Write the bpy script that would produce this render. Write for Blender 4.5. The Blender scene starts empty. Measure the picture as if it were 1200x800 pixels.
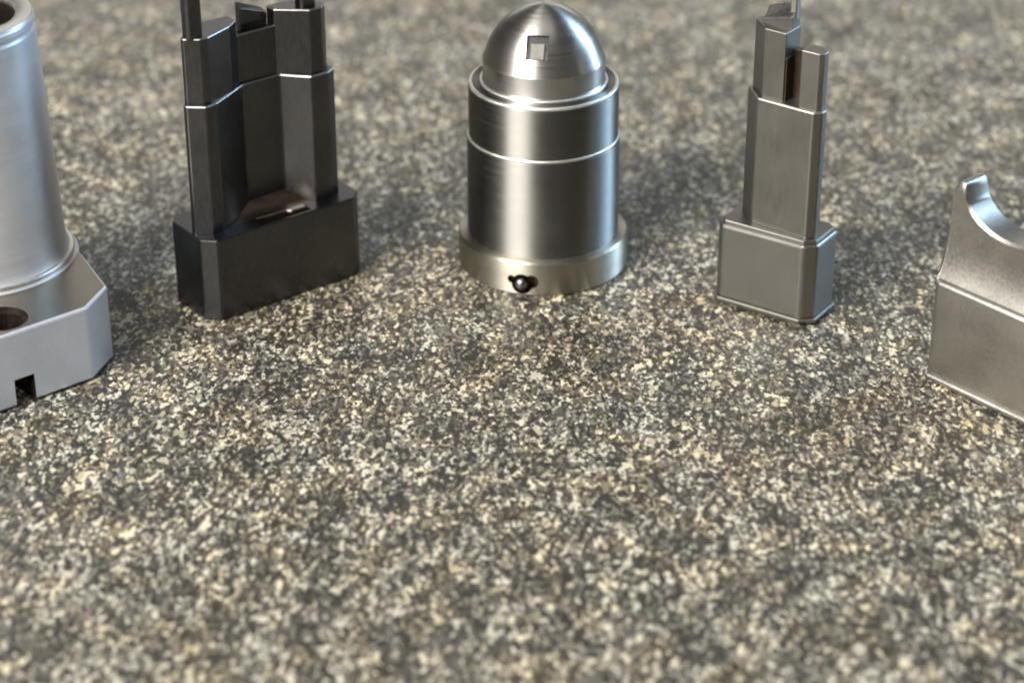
import bpy, bmesh, math
from mathutils import Vector, Matrix

# ------------------------------------------------------------------ scene, camera, light
sc = bpy.context.scene
C = sc.collection
MM = 0.001

cam_d = bpy.data.cameras.new("camera")
cam = bpy.data.objects.new("camera", cam_d)
C.objects.link(cam)
cam.location = (0, 0, 0.26)
cam.rotation_euler = (math.radians(90 - 28.536), 0, 0)
cam_d.sensor_width = 36
cam_d.lens = 83.16
cam_d.clip_start = 0.01
cam_d.clip_end = 50
cam_d.dof.use_dof = True
cam_d.dof.focus_distance = 0.530
cam_d.dof.aperture_fstop = 10.5
sc.camera = cam

sc.view_settings.view_transform = 'Standard'
sc.view_settings.look = 'None'
sc.view_settings.exposure = 0.05
sc.view_settings.gamma = 1.0
sc.cycles.filter_width = 2.0
sc.cycles.max_bounces = 10

world = bpy.data.worlds.new("World")
sc.world = world
world.use_nodes = True
bg = world.node_tree.nodes["Background"]
bg.inputs[0].default_value = (1.0, 0.96, 0.90, 1)
bg.inputs[1].default_value = 0.075


def area(name, az, el, dist, sx, sy, power, col, aim=(0.0, 0.5, 0.03)):
    """a rectangular room light; az = degrees from 'towards the camera', positive to the right"""
    a, e = math.radians(az), math.radians(el)
    d = Vector((math.sin(a) * math.cos(e), -math.cos(a) * math.cos(e), math.sin(e)))
    l = bpy.data.lights.new(name, 'AREA')
    l.shape = 'RECTANGLE'
    l.size, l.size_y = sx, sy
    l.energy = power
    l.color = col
    o = bpy.data.objects.new(name, l)
    C.objects.link(o)
    o.location = Vector(aim) + d * dist
    o.rotation_euler = (-d).to_track_quat('-Z', 'Y').to_euler()
    return o


area("window_front", -42, 36, 2.4, 1.25, 0.8, 136, (1.0, 0.965, 0.905))
area("ceiling_light", 0, 84, 1.6, 1.0, 1.0, 3.2, (1.0, 0.97, 0.92))
area("window_side", 114, 22, 1.8, 0.34, 1.4, 28, (0.50, 0.74, 1.0))
area("fill_back", 178, 17, 3.0, 2.6, 0.7, 9, (1.0, 0.97, 0.92))  # unseen fill light, added for sheen on the far counter


# ------------------------------------------------------------------ materials
def new_mat(name):
    m = bpy.data.materials.new(name)
    m.use_nodes = True
    nt = m.node_tree
    return m, nt, nt.nodes["Principled BSDF"]


def N(nt, typ, **kw):
    n = nt.nodes.new(typ)
    for k, v in kw.items():
        setattr(n, k, v)
    return n


def ramp(nt, stops, interp='LINEAR'):
    r = N(nt, "ShaderNodeValToRGB")
    r.color_ramp.interpolation = interp
    el = r.color_ramp.elements
    while len(el) < len(stops):
        el.new(0.5)
    for e, (p, c) in zip(el, stops):
        e.position = p
        e.color = (*c, 1) if len(c) == 3 else c
    return r


def metal(name, col, rough, aniso=0.0, stretch=(1, 1, 1), bump=0.15, scale=900, var=0.12, metallic=1.0, blotch=90, tint=None):
    m, nt, b = new_mat(name)
    L = nt.links.new
    tc = N(nt, "ShaderNodeTexCoord")
    mp = N(nt, "ShaderNodeMapping")
    mp.inputs["Scale"].default_value = stretch
    L(tc.outputs["Object"], mp.inputs["Vector"])
    n1 = N(nt, "ShaderNodeTexNoise")
    n1.inputs["Scale"].default_value = scale
    n1.inputs["Detail"].default_value = 4
    L(mp.outputs[0], n1.inputs["Vector"])
    n2 = N(nt, "ShaderNodeTexNoise")
    n2.inputs["Scale"].default_value = blotch
    n2.inputs["Detail"].default_value = 5
    L(tc.outputs["Object"], n2.inputs["Vector"])
    lo = tuple(c * (1 - var) for c in col)
    hi = tuple(min(1, c * (1 + var)) for c in col)
    r = ramp(nt, [(0.3, lo), (0.7, tint or hi)])
    mx = N(nt, "ShaderNodeMath", operation='MULTIPLY_ADD')
    mx.inputs[1].default_value = 0.5
    L(n1.outputs[0], mx.inputs[0])
    hf = N(nt, "ShaderNodeMath", operation='MULTIPLY')
    hf.inputs[1].default_value = 0.5
    L(n2.outputs[0], hf.inputs[0])
    L(hf.outputs[0], mx.inputs[2])
    L(mx.outputs[0], r.inputs[0])
    L(r.outputs[0], b.inputs["Base Color"])
    rr = N(nt, "ShaderNodeMapRange")
    rr.inputs["To Min"].default_value = rough * 0.78
    rr.inputs["To Max"].default_value = rough * 1.22
    rr.inputs["From Min"].default_value = 0.3
    rr.inputs["From Max"].default_value = 0.7
    L(mx.outputs[0], rr.inputs[0])
    L(rr.outputs[0], b.inputs["Roughness"])
    b.inputs["Metallic"].default_value = metallic
    bp = N(nt, "ShaderNodeBump")
    bp.inputs["Strength"].default_value = bump
    bp.inputs["Distance"].default_value = 0.00006
    L(n1.outputs[0], bp.inputs["Height"])
    L(bp.outputs[0], b.inputs["Normal"])
    if aniso:
        b.inputs["Anisotropic"].default_value = aniso
        t = N(nt, "ShaderNodeTangent", direction_type='RADIAL', axis='Z')
        b.inputs["Anisotropic Rotation"].default_value = 0.25
        L(t.outputs[0], b.inputs["Tangent"])
    return m


M = {}
M['turned'] = metal('turned_steel', (0.275, 0.268, 0.25), 0.60, 1.0, (0.02, 0.02, 1), 0.04, 2600, 0.06)
M['dome'] = metal('polished_steel', (0.46, 0.447, 0.42), 0.37, 0.7, (0.02, 0.02, 1), 0.05, 2600, 0.06)
M['ring'] = metal('ring_steel', (0.46, 0.435, 0.365), 0.44, 0.9, (0.02, 0.02, 1), 0.06, 2600, 0.10)
M['dark'] = metal('blackened_steel', (0.095, 0.099, 0.110), 0.34, 0, (1, 1, 0.25), 0.2, 1800, 0.22, tint=(0.130, 0.124, 0.120), blotch=60)
M['grey'] = metal('ground_steel', (0.235, 0.228, 0.21), 0.42, 0, (1, 1, 0.15), 0.15, 1800, 0.06)
M['satin'] = metal('satin_steel', (0.40, 0.382, 0.35), 0.44, 0, (1, 1, 1), 0.25, 1500, 0.07)
M['blasted'] = metal('blasted_aluminium', (0.62, 0.64, 0.70), 0.48, 0, (1, 1, 1), 0.3, 1600, 0.08, metallic=0.55)
M['tube'] = metal('turned_aluminium', (0.72, 0.735, 0.78), 0.48, 0.6, (0.03, 0.03, 1), 0.1, 1800, 0.06, metallic=0.7)
M['edge_glint'] = metal('edge_glint_steel', (0.40, 0.385, 0.365), 0.40, 0, (1, 1, 1), 0.1, 900, 0.15)  # lighter steel: step-edge highlights painted as colour
M['bright'] = metal('highlight_steel', (0.85, 0.84, 0.80), 0.42, 0, (1, 1, 1), 0.05, 900, 0.05)  # pale steel that carries rim, seam and ledge highlights in its colour
M['brown'] = metal('brown_reflection_steel', (0.17, 0.125, 0.095), 0.38, 0, (1, 1, 1), 0.2, 900, 0.2)  # brown stands in for the counter's reflection in the channel
M['top_reflect'] = metal('top_reflection_steel', (0.40, 0.365, 0.31), 0.36, 0, (1, 1, 1), 0.15, 1200, 0.1)  # brown reflection on the flange top, put into the colour
M['screw'] = metal('screw_steel', (0.30, 0.26, 0.28), 0.33, 0, (1, 1, 1), 0.1, 900, 0.1)
M['hole'] = metal('recess_shade_steel', (0.09, 0.07, 0.055), 0.5, 0, (1, 1, 1), 0.2, 900, 0.2)  # dark tone stands in for shade inside holes and recesses


def granite():
    m, nt, b = new_mat('speckled_laminate')
    L = nt.links.new
    tc = N(nt, "ShaderNodeTexCoord")
    nz = N(nt, "ShaderNodeTexNoise", noise_dimensions='2D')
    nz.inputs["Scale"].default_value = 900
    nz.inputs["Detail"].default_value = 3
    L(tc.outputs["Object"], nz.inputs["Vector"])
    sub = N(nt, "ShaderNodeVectorMath", operation='SUBTRACT')
    sub.inputs[1].default_value = (0.5, 0.5, 0.5)
    L(nz.outputs["Color"], sub.inputs[0])
    scl = N(nt, "ShaderNodeVectorMath", operation='SCALE')
    scl.inputs["Scale"].default_value = 0.0010
    L(sub.outputs[0], scl.inputs[0])
    add = N(nt, "ShaderNodeVectorMath", operation='ADD')
    L(tc.outputs["Object"], add.inputs[0])
    L(scl.outputs[0], add.inputs[1])

    def cells(scale, off):
        mp = N(nt, "ShaderNodeMapping")
        mp.inputs["Location"].default_value = off
        mp.inputs["Scale"].default_value = (1.0, 0.54, 1.0)
        L(add.outputs[0], mp.inputs[0])
        v = N(nt, "ShaderNodeTexVoronoi", voronoi_dimensions='2D')
        v.inputs["Scale"].default_value = scale
        L(mp.outputs[0], v.inputs["Vector"])
        sp = N(nt, "ShaderNodeSeparateColor")
        L(v.outputs["Color"], sp.inputs[0])
        return sp

    def clump(scale, off, lo, hi):
        mp = N(nt, "ShaderNodeMapping")
        mp.inputs["Location"].default_value = off
        mp.inputs["Scale"].default_value = (1.0, 0.54, 1.0)
        L(tc.outputs["Object"], mp.inputs[0])
        n = N(nt, "ShaderNodeTexNoise", noise_dimensions='2D')
        n.inputs["Scale"].default_value = scale
        n.inputs["Detail"].default_value = 2.5
        L(mp.outputs[0], n.inputs["Vector"])
        r = N(nt, "ShaderNodeMapRange")
        r.inputs["From Min"].default_value = 0.28
        r.inputs["From Max"].default_value = 0.72
        r.inputs["To Min"].default_value = lo
        r.inputs["To Max"].default_value = hi
        L(n.outputs[0], r.inputs[0])
        return r

    def biased(c, *bs):
        prev = c
        for k in bs:
            ad = N(nt, "ShaderNodeMath", operation='ADD')
            L(prev, ad.inputs[0])
            L(k.outputs[0], ad.inputs[1])
            prev = ad.outputs[0]
        return prev

    cl1 = clump(580, (0, 0, 0), -0.27, 0.27)
    cl2 = clump(120, (3, 1, 0), -0.16, 0.16)
    a = cells(1850, (0, 0, 0))
    ra = ramp(nt, [(0.0, (0.030, 0.027, 0.022)), (0.22, (0.054, 0.048, 0.038)), (0.43, (0.104, 0.093, 0.073)),
                   (0.62, (0.190, 0.172, 0.138)), (0.82, (0.34, 0.31, 0.245)), (0.95, (0.60, 0.56, 0.455))], 'CONSTANT')
    L(biased(a.outputs[0], cl1, cl2), ra.inputs[0])
    # larger chips scattered over the fine ones
    c = cells(960, (0.3, 0.7, 0))
    rc = ramp(nt, [(0.0, (0.036, 0.034, 0.028)), (0.35, (0.075, 0.070, 0.058)), (0.55, (0.17, 0.148, 0.11)),
                   (0.75, (0.40, 0.35, 0.255)), (0.9, (0.58, 0.53, 0.41))], 'CONSTANT')
    L(biased(c.outputs[0], cl2), rc.inputs[0])
    gt = N(nt, "ShaderNodeMath", operation='GREATER_THAN')
    gt.inputs[1].default_value = 0.85
    L(c.outputs[1], gt.inputs[0])
    mx1 = N(nt, "ShaderNodeMix", data_type='RGBA')
    L(gt.outputs[0], mx1.inputs[0])
    L(ra.outputs[0], mx1.inputs[6])
    L(rc.outputs[0], mx1.inputs[7])
    # broad warm / cool drift of the print
    n2 = N(nt, "ShaderNodeTexNoise", noise_dimensions='2D')
    n2.inputs["Scale"].default_value = 95
    n2.inputs["Detail"].default_value = 3
    L(tc.outputs["Object"], n2.inputs["Vector"])
    r2 = ramp(nt, [(0.36, (0.80, 0.82, 0.83)), (0.5, (0.97, 0.97, 0.96)), (0.64, (1.12, 1.07, 0.95))])
    L(n2.outputs[0], r2.inputs[0])
    mul = N(nt, "ShaderNodeMix", data_type='RGBA', blend_type='MULTIPLY')
    mul.inputs[0].default_value = 1.0
    L(mx1.outputs[2], mul.inputs[6])
    L(r2.outputs[0], mul.inputs[7])
    L(mul.outputs[2], b.inputs["Base Color"])
    n4 = N(nt, "ShaderNodeTexNoise", noise_dimensions='2D')
    n4.inputs["Scale"].default_value = 28
    n4.inputs["Detail"].default_value = 6
    L(tc.outputs["Object"], n4.inputs["Vector"])
    r4 = N(nt, "ShaderNodeMapRange")
    r4.inputs["From Min"].default_value = 0.35
    r4.inputs["From Max"].default_value = 0.65
    r4.inputs["To Min"].default_value = 0.36
    r4.inputs["To Max"].default_value = 0.50
    L(n4.outputs[0], r4.inputs[0])
    L(r4.outputs[0], b.inputs["Roughness"])
    b.inputs["Specular IOR Level"].default_value = 0.45
    bp = N(nt, "ShaderNodeBump")
    bp.inputs["Strength"].default_value = 0.12
    bp.inputs["Distance"].default_value = 0.0001
    L(nz.outputs[0], bp.inputs["Height"])
    L(bp.outputs[0], b.inputs["Normal"])
    return m


M['granite'] = granite()


# ------------------------------------------------------------------ mesh helpers (all sizes in mm)
def finish(name, bm, mat, parent=None, smooth=None, edge_glint=None):
    bmesh.ops.recalc_face_normals(bm, faces=bm.faces)
    bmesh.ops.scale(bm, vec=(MM, MM, MM), verts=bm.verts)
    me = bpy.data.meshes.new(name)
    bm.to_mesh(me)
    bm.free()
    me.materials.append(mat)
    if smooth:
        for p in me.polygons:
            p.use_smooth = True
        me.set_sharp_from_angle(angle=math.radians(smooth))
    if edge_glint:                                  # paler upper edges: highlights put into the colour
        me.materials.append(edge_glint)
        for p in me.polygons:
            if 0.25 < p.normal.z < 0.97 and p.area < 60e-6:
                p.material_index = 1
    o = bpy.data.objects.new(name, me)
    C.objects.link(o)
    if parent:
        o.parent = parent
    return o


def prism_into(bm, bot, z0, z1, top=None, tz=None):
    """closed prism from a plan outline; tz gives a height per top corner"""
    top = top or bot
    vb = [bm.verts.new((x, y, z0)) for x, y in bot]
    vt = [bm.verts.new((x, y, z1 if tz is None else tz[i])) for i, (x, y) in enumerate(top)]
    n = len(bot)
    bm.faces.new(vb[::-1])
    bm.faces.new(vt)
    for i in range(n):
        bm.faces.new((vb[i], vb[(i + 1) % n], vt[(i + 1) % n], vt[i]))


def prism(bot, z0, z1, top=None, tz=None, bevel=0.3, seg=2):
    bm = bmesh.new()
    prism_into(bm, bot, z0, z1, top, tz)
    if bevel:
        bmesh.ops.recalc_face_normals(bm, faces=bm.faces)
        bmesh.ops.bevel(bm, geom=list(bm.edges), offset=bevel, segments=seg, profile=0.5, affect='EDGES', clamp_overlap=True)
    return bm


def rect(x0, x1, y0, y1):
    return [(x0, y0), (x1, y0), (x1, y1), (x0, y1)]


def chrect(x0, x1, y0, y1, c):
    return [(x0 + c, y0), (x1 - c, y0), (x1, y0 + c), (x1, y1 - c), (x1 - c, y1), (x0 + c, y1), (x0, y1 - c), (x0, y0 + c)]


def lathe(profile, n=128, close=False):
    """revolve (r, z) points round the z axis"""
    bm = bmesh.new()
    rings = []
    for r, z in profile:
        if r < 1e-6:
            rings.append([bm.verts.new((0, 0, z))])
        else:
            rings.append([bm.verts.new((r * math.cos(2 * math.pi * i / n), r * math.sin(2 * math.pi * i / n), z)) for i in range(n)])
    pairs = list(zip(rings[:-1], rings[1:]))
    if close:
        pairs.append((rings[-1], rings[0]))
    for a, b in pairs:
        for i in range(n):
            j = (i + 1) % n
            if len(a) == 1 and len(b) == 1:
                continue
            if len(a) == 1:
                bm.faces.new((a[0], b[j], b[i]))
            elif len(b) == 1:
                bm.faces.new((a[i], a[j], b[0]))
            else:
                bm.faces.new((a[i], a[j], b[j], b[i]))
    return bm


def cut(o, *cutters, mat=None):
    """subtract solids from o for good and throw the cutters away"""
    for cb in cutters:
        c = finish('cutter', cb, mat or M['hole'])
        c.parent = o.parent
        md = o.modifiers.new('cut', 'BOOLEAN')
        md.operation = 'DIFFERENCE'
        md.solver = 'EXACT'
        md.material_mode = 'TRANSFER'
        md.object = c
        bpy.context.view_layer.update()
        me = bpy.data.meshes.new_from_object(o.evaluated_get(bpy.context.evaluated_depsgraph_get()))
        o.modifiers.clear()
        o.data = me
        bpy.data.objects.remove(c)
    return o


def thing(name, label, cat, loc, yaw=0, group=None):
    o = bpy.data.objects.new(name, None)
    o.empty_display_size = 0.01
    C.objects.link(o)
    o.location = (loc[0] * MM, loc[1] * MM, 0)
    o.rotation_euler = (0, 0, math.radians(yaw))
    o['label'] = label
    o['category'] = cat
    if group:
        o['group'] = group
    bpy.context.view_layer.update()
    return o


# ------------------------------------------------------------------ the counter
bm = bmesh.new()
prism_into(bm, rect(-700, 700, -150, 1350), -32, 0)
counter = finish('countertop', bm, M['granite'])
counter['kind'] = 'structure'

# ------------------------------------------------------------------ domed round core in the middle
t = thing('domed_core', 'shiny round steel mould core with a domed tip and a screw in its foot ring', 'mould core', (7.5, 520.9),
          group='machined steel mould parts on the counter')
ring = finish('foot_ring', lathe([(0, 0.02), (20.0, 0.02), (20.6, 0.6), (20.6, 8.3), (20.2, 8.8), (17.6, 8.8), (0, 8.8)]), M['ring'], t, 30)
phi = math.radians(-14.5)
ra = Vector((math.sin(phi), -math.cos(phi), 0))


def drill(p, d, r, depth, n=28):
    bm = bmesh.new()
    bmesh.ops.create_cone(bm, cap_ends=True, segments=n, radius1=r, radius2=r, depth=depth)
    bmesh.ops.transform(bm, matrix=Matrix.Translation(p) @ Vector(d).to_track_quat('Z', 'Y').to_matrix().to_4x4(), verts=bm.verts)
    return bm


sd = Vector((math.cos(phi), math.sin(phi), 0))
cut(ring, drill(ra * 20.6 + Vector((0, 0, 3.1)), ra, 2.6, 9), drill(ra * 20.6 + sd * 2.3 + Vector((0, 0, 3.9)), ra, 1.7, 6), drill(ra * 20.6 - sd * 2.6 + Vector((0, 0, 4.1)), ra, 1.0, 4))
for p in ring.data.polygons:
    p.use_smooth = True
ring.data.set_sharp_from_angle(angle=math.radians(30))
bm = bmesh.new()
bmesh.ops.create_uvsphere(bm, u_segments=24, v_segments=16, radius=1.75)
bmesh.ops.translate(bm, vec=ra * 19.6 + Vector((-0.3, 0, 2.9)), verts=bm.verts)
finish('set_screw', bm, M['screw'], t, 60)
finish('body', lathe([(0, 8.6), (18.0, 8.6), (18.35, 9.2), (18.35, 33.0), (17.75, 33.75), (0, 33.8)]), M['turned'], t, 30)
finish('collar', lathe([(0, 33.7), (17.7, 33.7), (17.95, 34.1), (17.95, 46.3), (17.2, 47.15), (15.7, 47.15), (15.5, 46.8), (0, 46.8)]), M['turned'], t, 30)
prof = [(0, 46.6), (15.3, 46.6), (15.2, 47.3), (14.5, 48.2), (14.5, 50.5), (14.5, 53.0), (13.65, 55.4), (12.95, 57.2), (12.0, 58.95), (10.8, 60.65),
        (9.3, 62.25), (7.6, 63.65), (5.75, 64.75), (3.85, 65.6), (1.9, 66.15), (0, 66.35)]


def bead(r, z, w=0.42):
    return lathe([(r + w * math.cos(k * math.pi / 6), z + w * math.sin(k * math.pi / 6)) for k in range(12)], close=True)


finish('seam_glint', bead(17.85, 33.75), M['bright'], t, 60)  # beads added on the bevels so each shows a highlight line
finish('shoulder_glint', bead(17.35, 46.75, 0.5), M['bright'], t, 60)
finish('tip_glint', bead(14.75, 47.5, 0.45), M['bright'], t, 60)
dome = finish('domed_tip', lathe(prof), M['dome'], t, 14)
# small square pocket milled into the dome
nrm = Vector((-0.10, -0.74, 0.67)).normalized()
pk = Vector((-1.7, -11.2, 59.6))
q = Matrix.Translation(pk) @ nrm.to_track_quat('Z', 'Y').to_matrix().to_4x4()


def slab(mat4, x0, x1, y0, y1, z0, z1):
    bm = bmesh.new()
    prism_into(bm, rect(x0, x1, y0, y1), z0, z1)
    bmesh.ops.transform(bm, matrix=mat4, verts=bm.verts)
    return bm


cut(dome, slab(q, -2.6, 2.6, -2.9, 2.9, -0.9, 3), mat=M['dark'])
for p in dome.data.polygons:
    p.use_smooth = True
dome.data.set_sharp_from_angle(angle=math.radians(14))
finish('pocket_floor', slab(q, -2.55, 2.55, -2.85, 2.85, -0.95, -0.8), M['dark'], t)  # dark plate added; the pocket's shade is in its colour
finish('pocket_pad', slab(q, -1.5, 1.6, -2.8, 1.0, -0.9, -0.3), M['grey'], t)

# ------------------------------------------------------------------ blackened core, left of the round one
t = thing('black_core', 'black stepped steel mould core with an open channel down its front', 'mould core', (-67.6, 488.1), 37.9,
          group='machined steel mould parts on the counter')
base = finish('base', prism(chrect(-3, 41, 0, 18.3, 3), 0, 20.8, bevel=0.35), M['dark'], t)
bmk = bmesh.new()
prism_into(bmk, [(12.5, 0.9), (26.5, 0.9), (26.5, 4.2), (12.5, 4.2)], 18.8, 22)
cut(base, bmk, mat=M['brown'])
finish('shaft', prism([(-2.2, 6.3), (1.3, 3.3), (4.2, 3.8), (14.6, 9.4), (24.8, 9.6), (30.0, 3.9), (34.6, 3.9), (37.4, 5.6), (37.4, 8), (33, 14.5), (4.5, 14.5), (-2.2, 7.6)],
                      20.5, 52.6, bevel=0.36), M['dark'], t, None, M['edge_glint'])
# sloped run-out at the foot of the channel
bm = bmesh.new()
rows = []
for k in range(7):
    f = k / 6
    y, z = 4.3 + 5.6 * f, 20.78 + 3.0 * f ** 2.2
    rows.append([bm.verts.new((6.0 + 8.8 * f, y, z)), bm.verts.new((29.6 - 4.8 * f, y, z))])
for p, q2 in zip(rows[:-1], rows[1:]):
    bm.faces.new((p[0], p[1], q2[1], q2[0]))
lo = [bm.verts.new((v.co.x, v.co.y, 20.4)) for v in (rows[0][0], rows[0][1], rows[-1][1], rows[-1][0])]
bm.faces.new((lo[0], lo[1], rows[0][1], rows[0][0]))
bm.faces.new((lo[2], lo[3], rows[-1][0], rows[-1][1]))
bm.faces.new([lo[1], lo[2]] + [r_[1] for r_ in rows[::-1]])
bm.faces.new([lo[3], lo[0]] + [r_[0] for r_ in rows])
bm.faces.new(lo[::-1])
finish('channel_foot', bm, M['brown'], t, 50)
finish('pocket_glint', prism([(13.4, 4.25), (21.5, 4.05), (22.3, 3.0), (26.3, 3.0), (26.4, 4.6), (13.4, 4.6)], 20.3, 20.95, bevel=0.2), M['edge_glint'], t)  # pale strip added as a painted glint behind the pocket
finish('upper_shaft', prism([(-1.5, 7.0), (1.6, 4.5), (3.4, 4.5), (11.0, 7.5), (14.2, 9.9), (14.2, 13.6), (5, 13.6), (-1.5, 8.0)], 52.3, 68.3, bevel=0.3), M['dark'], t, None, M['edge_glint'])
finish('channel_panel', prism(rect(13.9, 25.2, 10.3, 12.9), 52.3, 64.4, bevel=0.3), M['dark'], t, None, M['edge_glint'])
finish('upper_shaft', prism([(24.6, 10.4), (31.0, 4.9), (34.2, 4.9), (36.0, 6.4), (36.0, 8), (31, 13.6), (24.6, 13.6)], 52.3, 68.3, bevel=0.3), M['dark'], t, None, M['edge_glint'])
finish('lug', prism([(17.2, 13.0), (24.4, 13.0), (24.4, 15.2), (17.2, 15.2)], 52.4, 69, tz=[69.3, 66.8, 67.6, 70.6], bevel=0.3), M['dark'], t)
finish('pin', prism(chrect(-0.9, 3.1, 5.4, 8.6, 0.6), 68.0, 92, bevel=0.2), M['dark'], t)
finish('pin', prism(chrect(29.8, 34.0, 6.6, 10.0, 0.6), 68.0, 90, bevel=0.2), M['dark'], t)

# ------------------------------------------------------------------ grey core, right of the round one
t = thing('grey_core', 'slim grey stepped steel mould core split by a narrow slot at its tip', 'mould core', (66.8, 485.2), -34.13,
          group='machined steel mould parts on the counter')
finish('base', prism([(-21.6, 0), (-0.3, 0), (2.3, 2.3), (2.3, 12), (0.3, 14), (-21.6, 14), (-23.4, 12.2), (-23.4, 1.8)], 1.6, 20.7, bevel=0.75, seg=3), M['grey'], t)
finish('foot_lip', prism([(-21.8, -0.45), (-0.2, -0.45), (2.75, 2.1), (2.75, 12.3), (0.5, 14.4), (-21.8, 14.4), (-23.9, 12.4), (-23.9, 1.6)], 0.9, 1.9, bevel=0.2), M['grey'], t, None, M['satin'])
finish('foot', prism([(-21.2, 0.9), (-0.8, 0.9), (1.4, 2.9), (1.4, 11.6), (0, 13.2), (-21.2, 13.2), (-22.6, 12), (-22.6, 2.4)], 0.02, 1.2, bevel=0), M['grey'], t)
finish('shoulder', prism([(-21.4, 0.9), (-0.7, 0.9), (1.5, 2.8), (1.5, 11.6), (-0.2, 13.1), (-21.4, 13.1), (-22.6, 12), (-22.6, 2.2)], 20.4, 21.6, bevel=0.3), M['grey'], t)
finish('shaft', prism([(-20.6, 7.6), (-15.6, 2.8), (-0.9, 2.0), (0.7, 3.5), (0.7, 5.6), (-4.5, 11.0), (-18.0, 11.0), (-20.6, 8.6)], 21.3, 52.9, bevel=0.42), M['grey'], t, None, M['satin'])
finish('upper_shaft', prism([(-5.2, 2.9), (-0.7, 2.8), (0.2, 3.6), (0.2, 5.6), (-2.0, 7.4), (-5.2, 7.4)], 52.6, 66.6, bevel=0.2), M['grey'], t, None, M['satin'])
finish('upper_shaft', prism([(-19.6, 7.8), (-15.2, 3.9), (-9.6, 3.6), (-9.4, 10.4), (-19.6, 10.4)], 52.6, 69.3, bevel=0.28), M['grey'], t)
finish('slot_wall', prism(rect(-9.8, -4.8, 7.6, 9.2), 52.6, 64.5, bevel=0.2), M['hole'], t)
finish('tip', prism([(-17.5, 7.4), (-9.7, 6.4), (-9.7, 10.2), (-17.5, 10.2)], 69.0, 72, tz=[70.0, 72.2, 75.0, 72.5], bevel=0.25), M['grey'], t)
finish('pin', prism(chrect(-11.2, -9.5, 7.6, 9.8, 0.3), 71.0, 86, bevel=0.15), M['satin'], t)

finish('slot_shade', prism(rect(-9.75, -9.2, 4.1, 8.7), 52.8, 63.2, bevel=0.1), M['hole'], t)  # dark plate added; paints the shade inside the slot

# ------------------------------------------------------------------ saddle block at the right edge
t = thing('saddle_block', 'satin grey steel block with a scooped saddle top and a bright ledge', 'mould insert', (91.8, 461.0), -48.5,
          group='machined steel mould parts on the counter')
W = 33.0
finish('foot_lip', prism(chrect(-0.5, W + .5, -0.5, 18.5, 1.6), 0.5, 2.0, bevel=0.45), M['satin'], t, None, M['bright'])
finish('foot', prism(chrect(0.6, W - .6, 0.6, 17.4, 1.6), 0.02, 0.9, bevel=0), M['satin'], t)
finish('base', prism(chrect(0, W, 0, 18, 1.4), 1.6, 24.9, bevel=1.0, seg=4), M['satin'], t, 50, M['bright'])  # ledge highlight painted with the pale edge colour
# the saddle: flared at the foot, scooped on top
NX, NZ = 72, 22


def top_z(x):
    c = abs(x - W / 2)
    if c > W / 2 - 1.1:                # outer flank of the horn
        k = min(1, max(0, (c - W / 2 + 1.1) / 0.8))
        return 25.0 + 21.4 * (1 - k ** 4)
    if c > W / 2 - 3.9:                # rounded horn tip
        return 47.6 - 1.2 * abs((c - W / 2 + 2.5) / 1.4) ** 3
    k = c / (W / 2 - 3.9)
    return 38.4 + 8.0 * (1 - math.sqrt(max(0, 1 - k ** 2)))


def front(z):
    k = min(1, max(0, 1 - (z - 24.6) / 11.0))
    return 3.9 - 2.5 * k ** 2.6


bm = bmesh.new()
xs = []
for i in range(NX + 1):
    k = i / NX * 2 - 1
    xs.append(W / 2 + (W / 2 - 0.3) * math.copysign(1 - (1 - abs(k)) ** 1.35, k))
gf, gb = [], []
for x in xs:
    zt = max(24.75, top_z(x))
    cf, cb = [], []
    for j in range(NZ + 1):
        z = 24.5 + (zt - 24.5) * j / NZ
        cf.append(bm.verts.new((x, front(z) + (0.55 if j == NZ else 0), z)))
        cb.append(bm.verts.new((x, 15.6 - front(z) - (0.55 if j == NZ else 0), z)))
    gf.append(cf)
    gb.append(cb)
for i in range(NX):
    for j in range(NZ):
        bm.faces.new((gf[i][j], gf[i + 1][j], gf[i + 1][j + 1], gf[i][j + 1]))
        bm.faces.new((gb[i][j], gb[i][j + 1], gb[i + 1][j + 1], gb[i + 1][j]))
    bm.faces.new((gf[i][NZ], gf[i + 1][NZ], gb[i + 1][NZ], gb[i][NZ]))
    bm.faces.new((gf[i][0], gb[i][0], gb[i + 1][0], gf[i + 1][0]))
for i in (0, NX):
    for j in range(NZ):
        bm.faces.new((gf[i][j], gf[i][j + 1], gb[i][j + 1], gb[i][j]))
finish('saddle', bm, M['satin'], t, 38)

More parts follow.
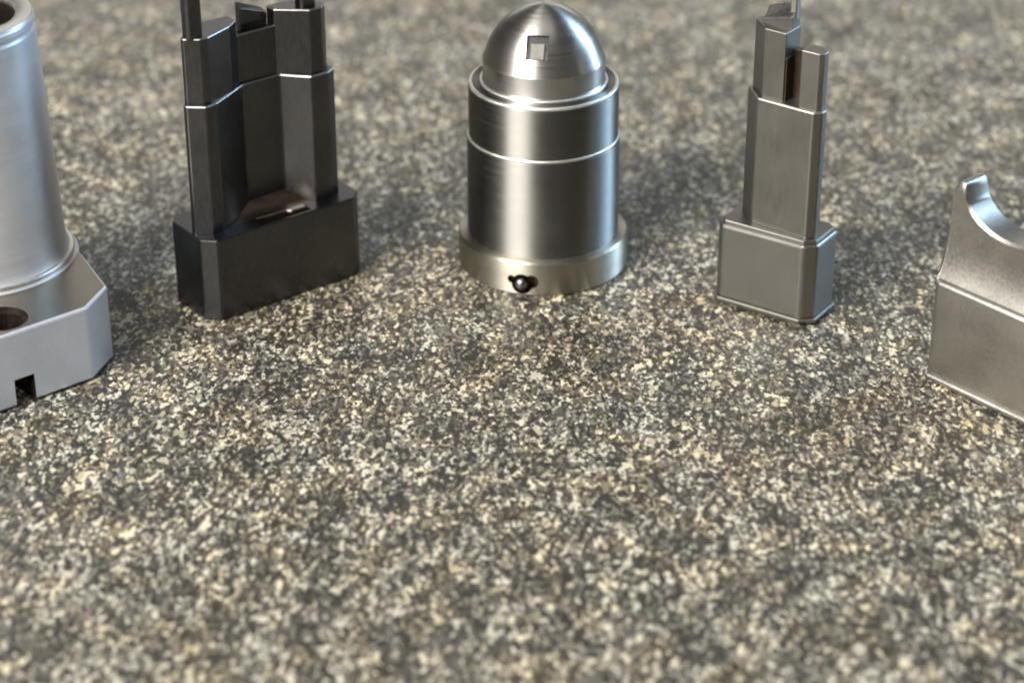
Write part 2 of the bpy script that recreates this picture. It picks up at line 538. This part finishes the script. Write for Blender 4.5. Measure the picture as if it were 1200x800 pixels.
# ------------------------------------------------------------------ pale sleeve at the left edge
t = thing('flanged_sleeve', 'pale aluminium tube sleeve on a thick flange with a bolt hole and a slot', 'sleeve', (-122, 486),
          group='machined steel mould parts on the counter')
fl = [(-9.7, -58), (28.6, -26.2), (31.6, -16), (23.6, 0), (13, 18), (-10, 24), (-32, 10), (-38, -20), (-30, -50)]
flange = finish('flange', prism(fl, 0.6, 18.3, bevel=0.5), M['blasted'], t)
ctr = Vector((15.9, -37.2, 0))
ang = math.radians(40)
fx, fy = Vector((math.cos(ang), math.sin(ang), 0)), Vector((-math.sin(ang), math.cos(ang), 0))
m4 = Matrix.Translation(ctr) @ Matrix.Rotation(ang, 4, 'Z')
cut(flange, slab(m4, -2.4, 2.5, -4, 9, -3, 7.0), drill((11.0, -31.2, 18.3), (0, 0, 1), 5.7, 2.0), drill((11.0, -31.2, 15), (0, 0, 1), 4.5, 26))
plate = finish('flange_reflection', prism([(x * .978 - .05, y * .978) for x, y in fl], 18.0, 18.36, bevel=0), M['top_reflect'], t)  # added plate whose colour paints the reflection on the flange top
cut(plate, drill((11.0, -31.2, 18.3), (0, 0, 1), 5.75, 2.0))
finish('foot', prism([(x * .88, y * .90) for x, y in fl], 0.02, 0.9, bevel=0), M['hole'], t)  # dark inset foot, added to deepen the contact shade
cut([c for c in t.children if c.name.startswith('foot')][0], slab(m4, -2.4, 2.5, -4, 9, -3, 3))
finish('tube', lathe([(22.4, 18.1), (21.9, 18.45), (20.9, 19.2), (20.2, 20.4), (19.85, 22.0), (19.7, 24.0), (17.75, 73.2), (17.3, 73.7), (17.3, 74.3), (17.75, 74.8), (17.7, 75.9),
                      (17.0, 76.7), (14.6, 76.8), (13.9, 76.2), (13.9, 18.1)], close=True), M['tube'], t, 32)
finish('bore', lathe([(13.95, 30.1), (13.95, 75.9), (13.5, 75.5), (13.5, 30.1)], close=True), M['hole'], t, 32)  # dark lining added to paint the shade inside the tube
finish('rim', lathe([(13.8, 75.6), (17.0, 75.6), (17.45, 76.1), (17.2, 76.85), (14.4, 76.95), (13.7, 76.4)], close=True), M['bright'], t, 50)
finish('collar', bead(20.6, 19.1, 0.95), M['bright'], t, 60)
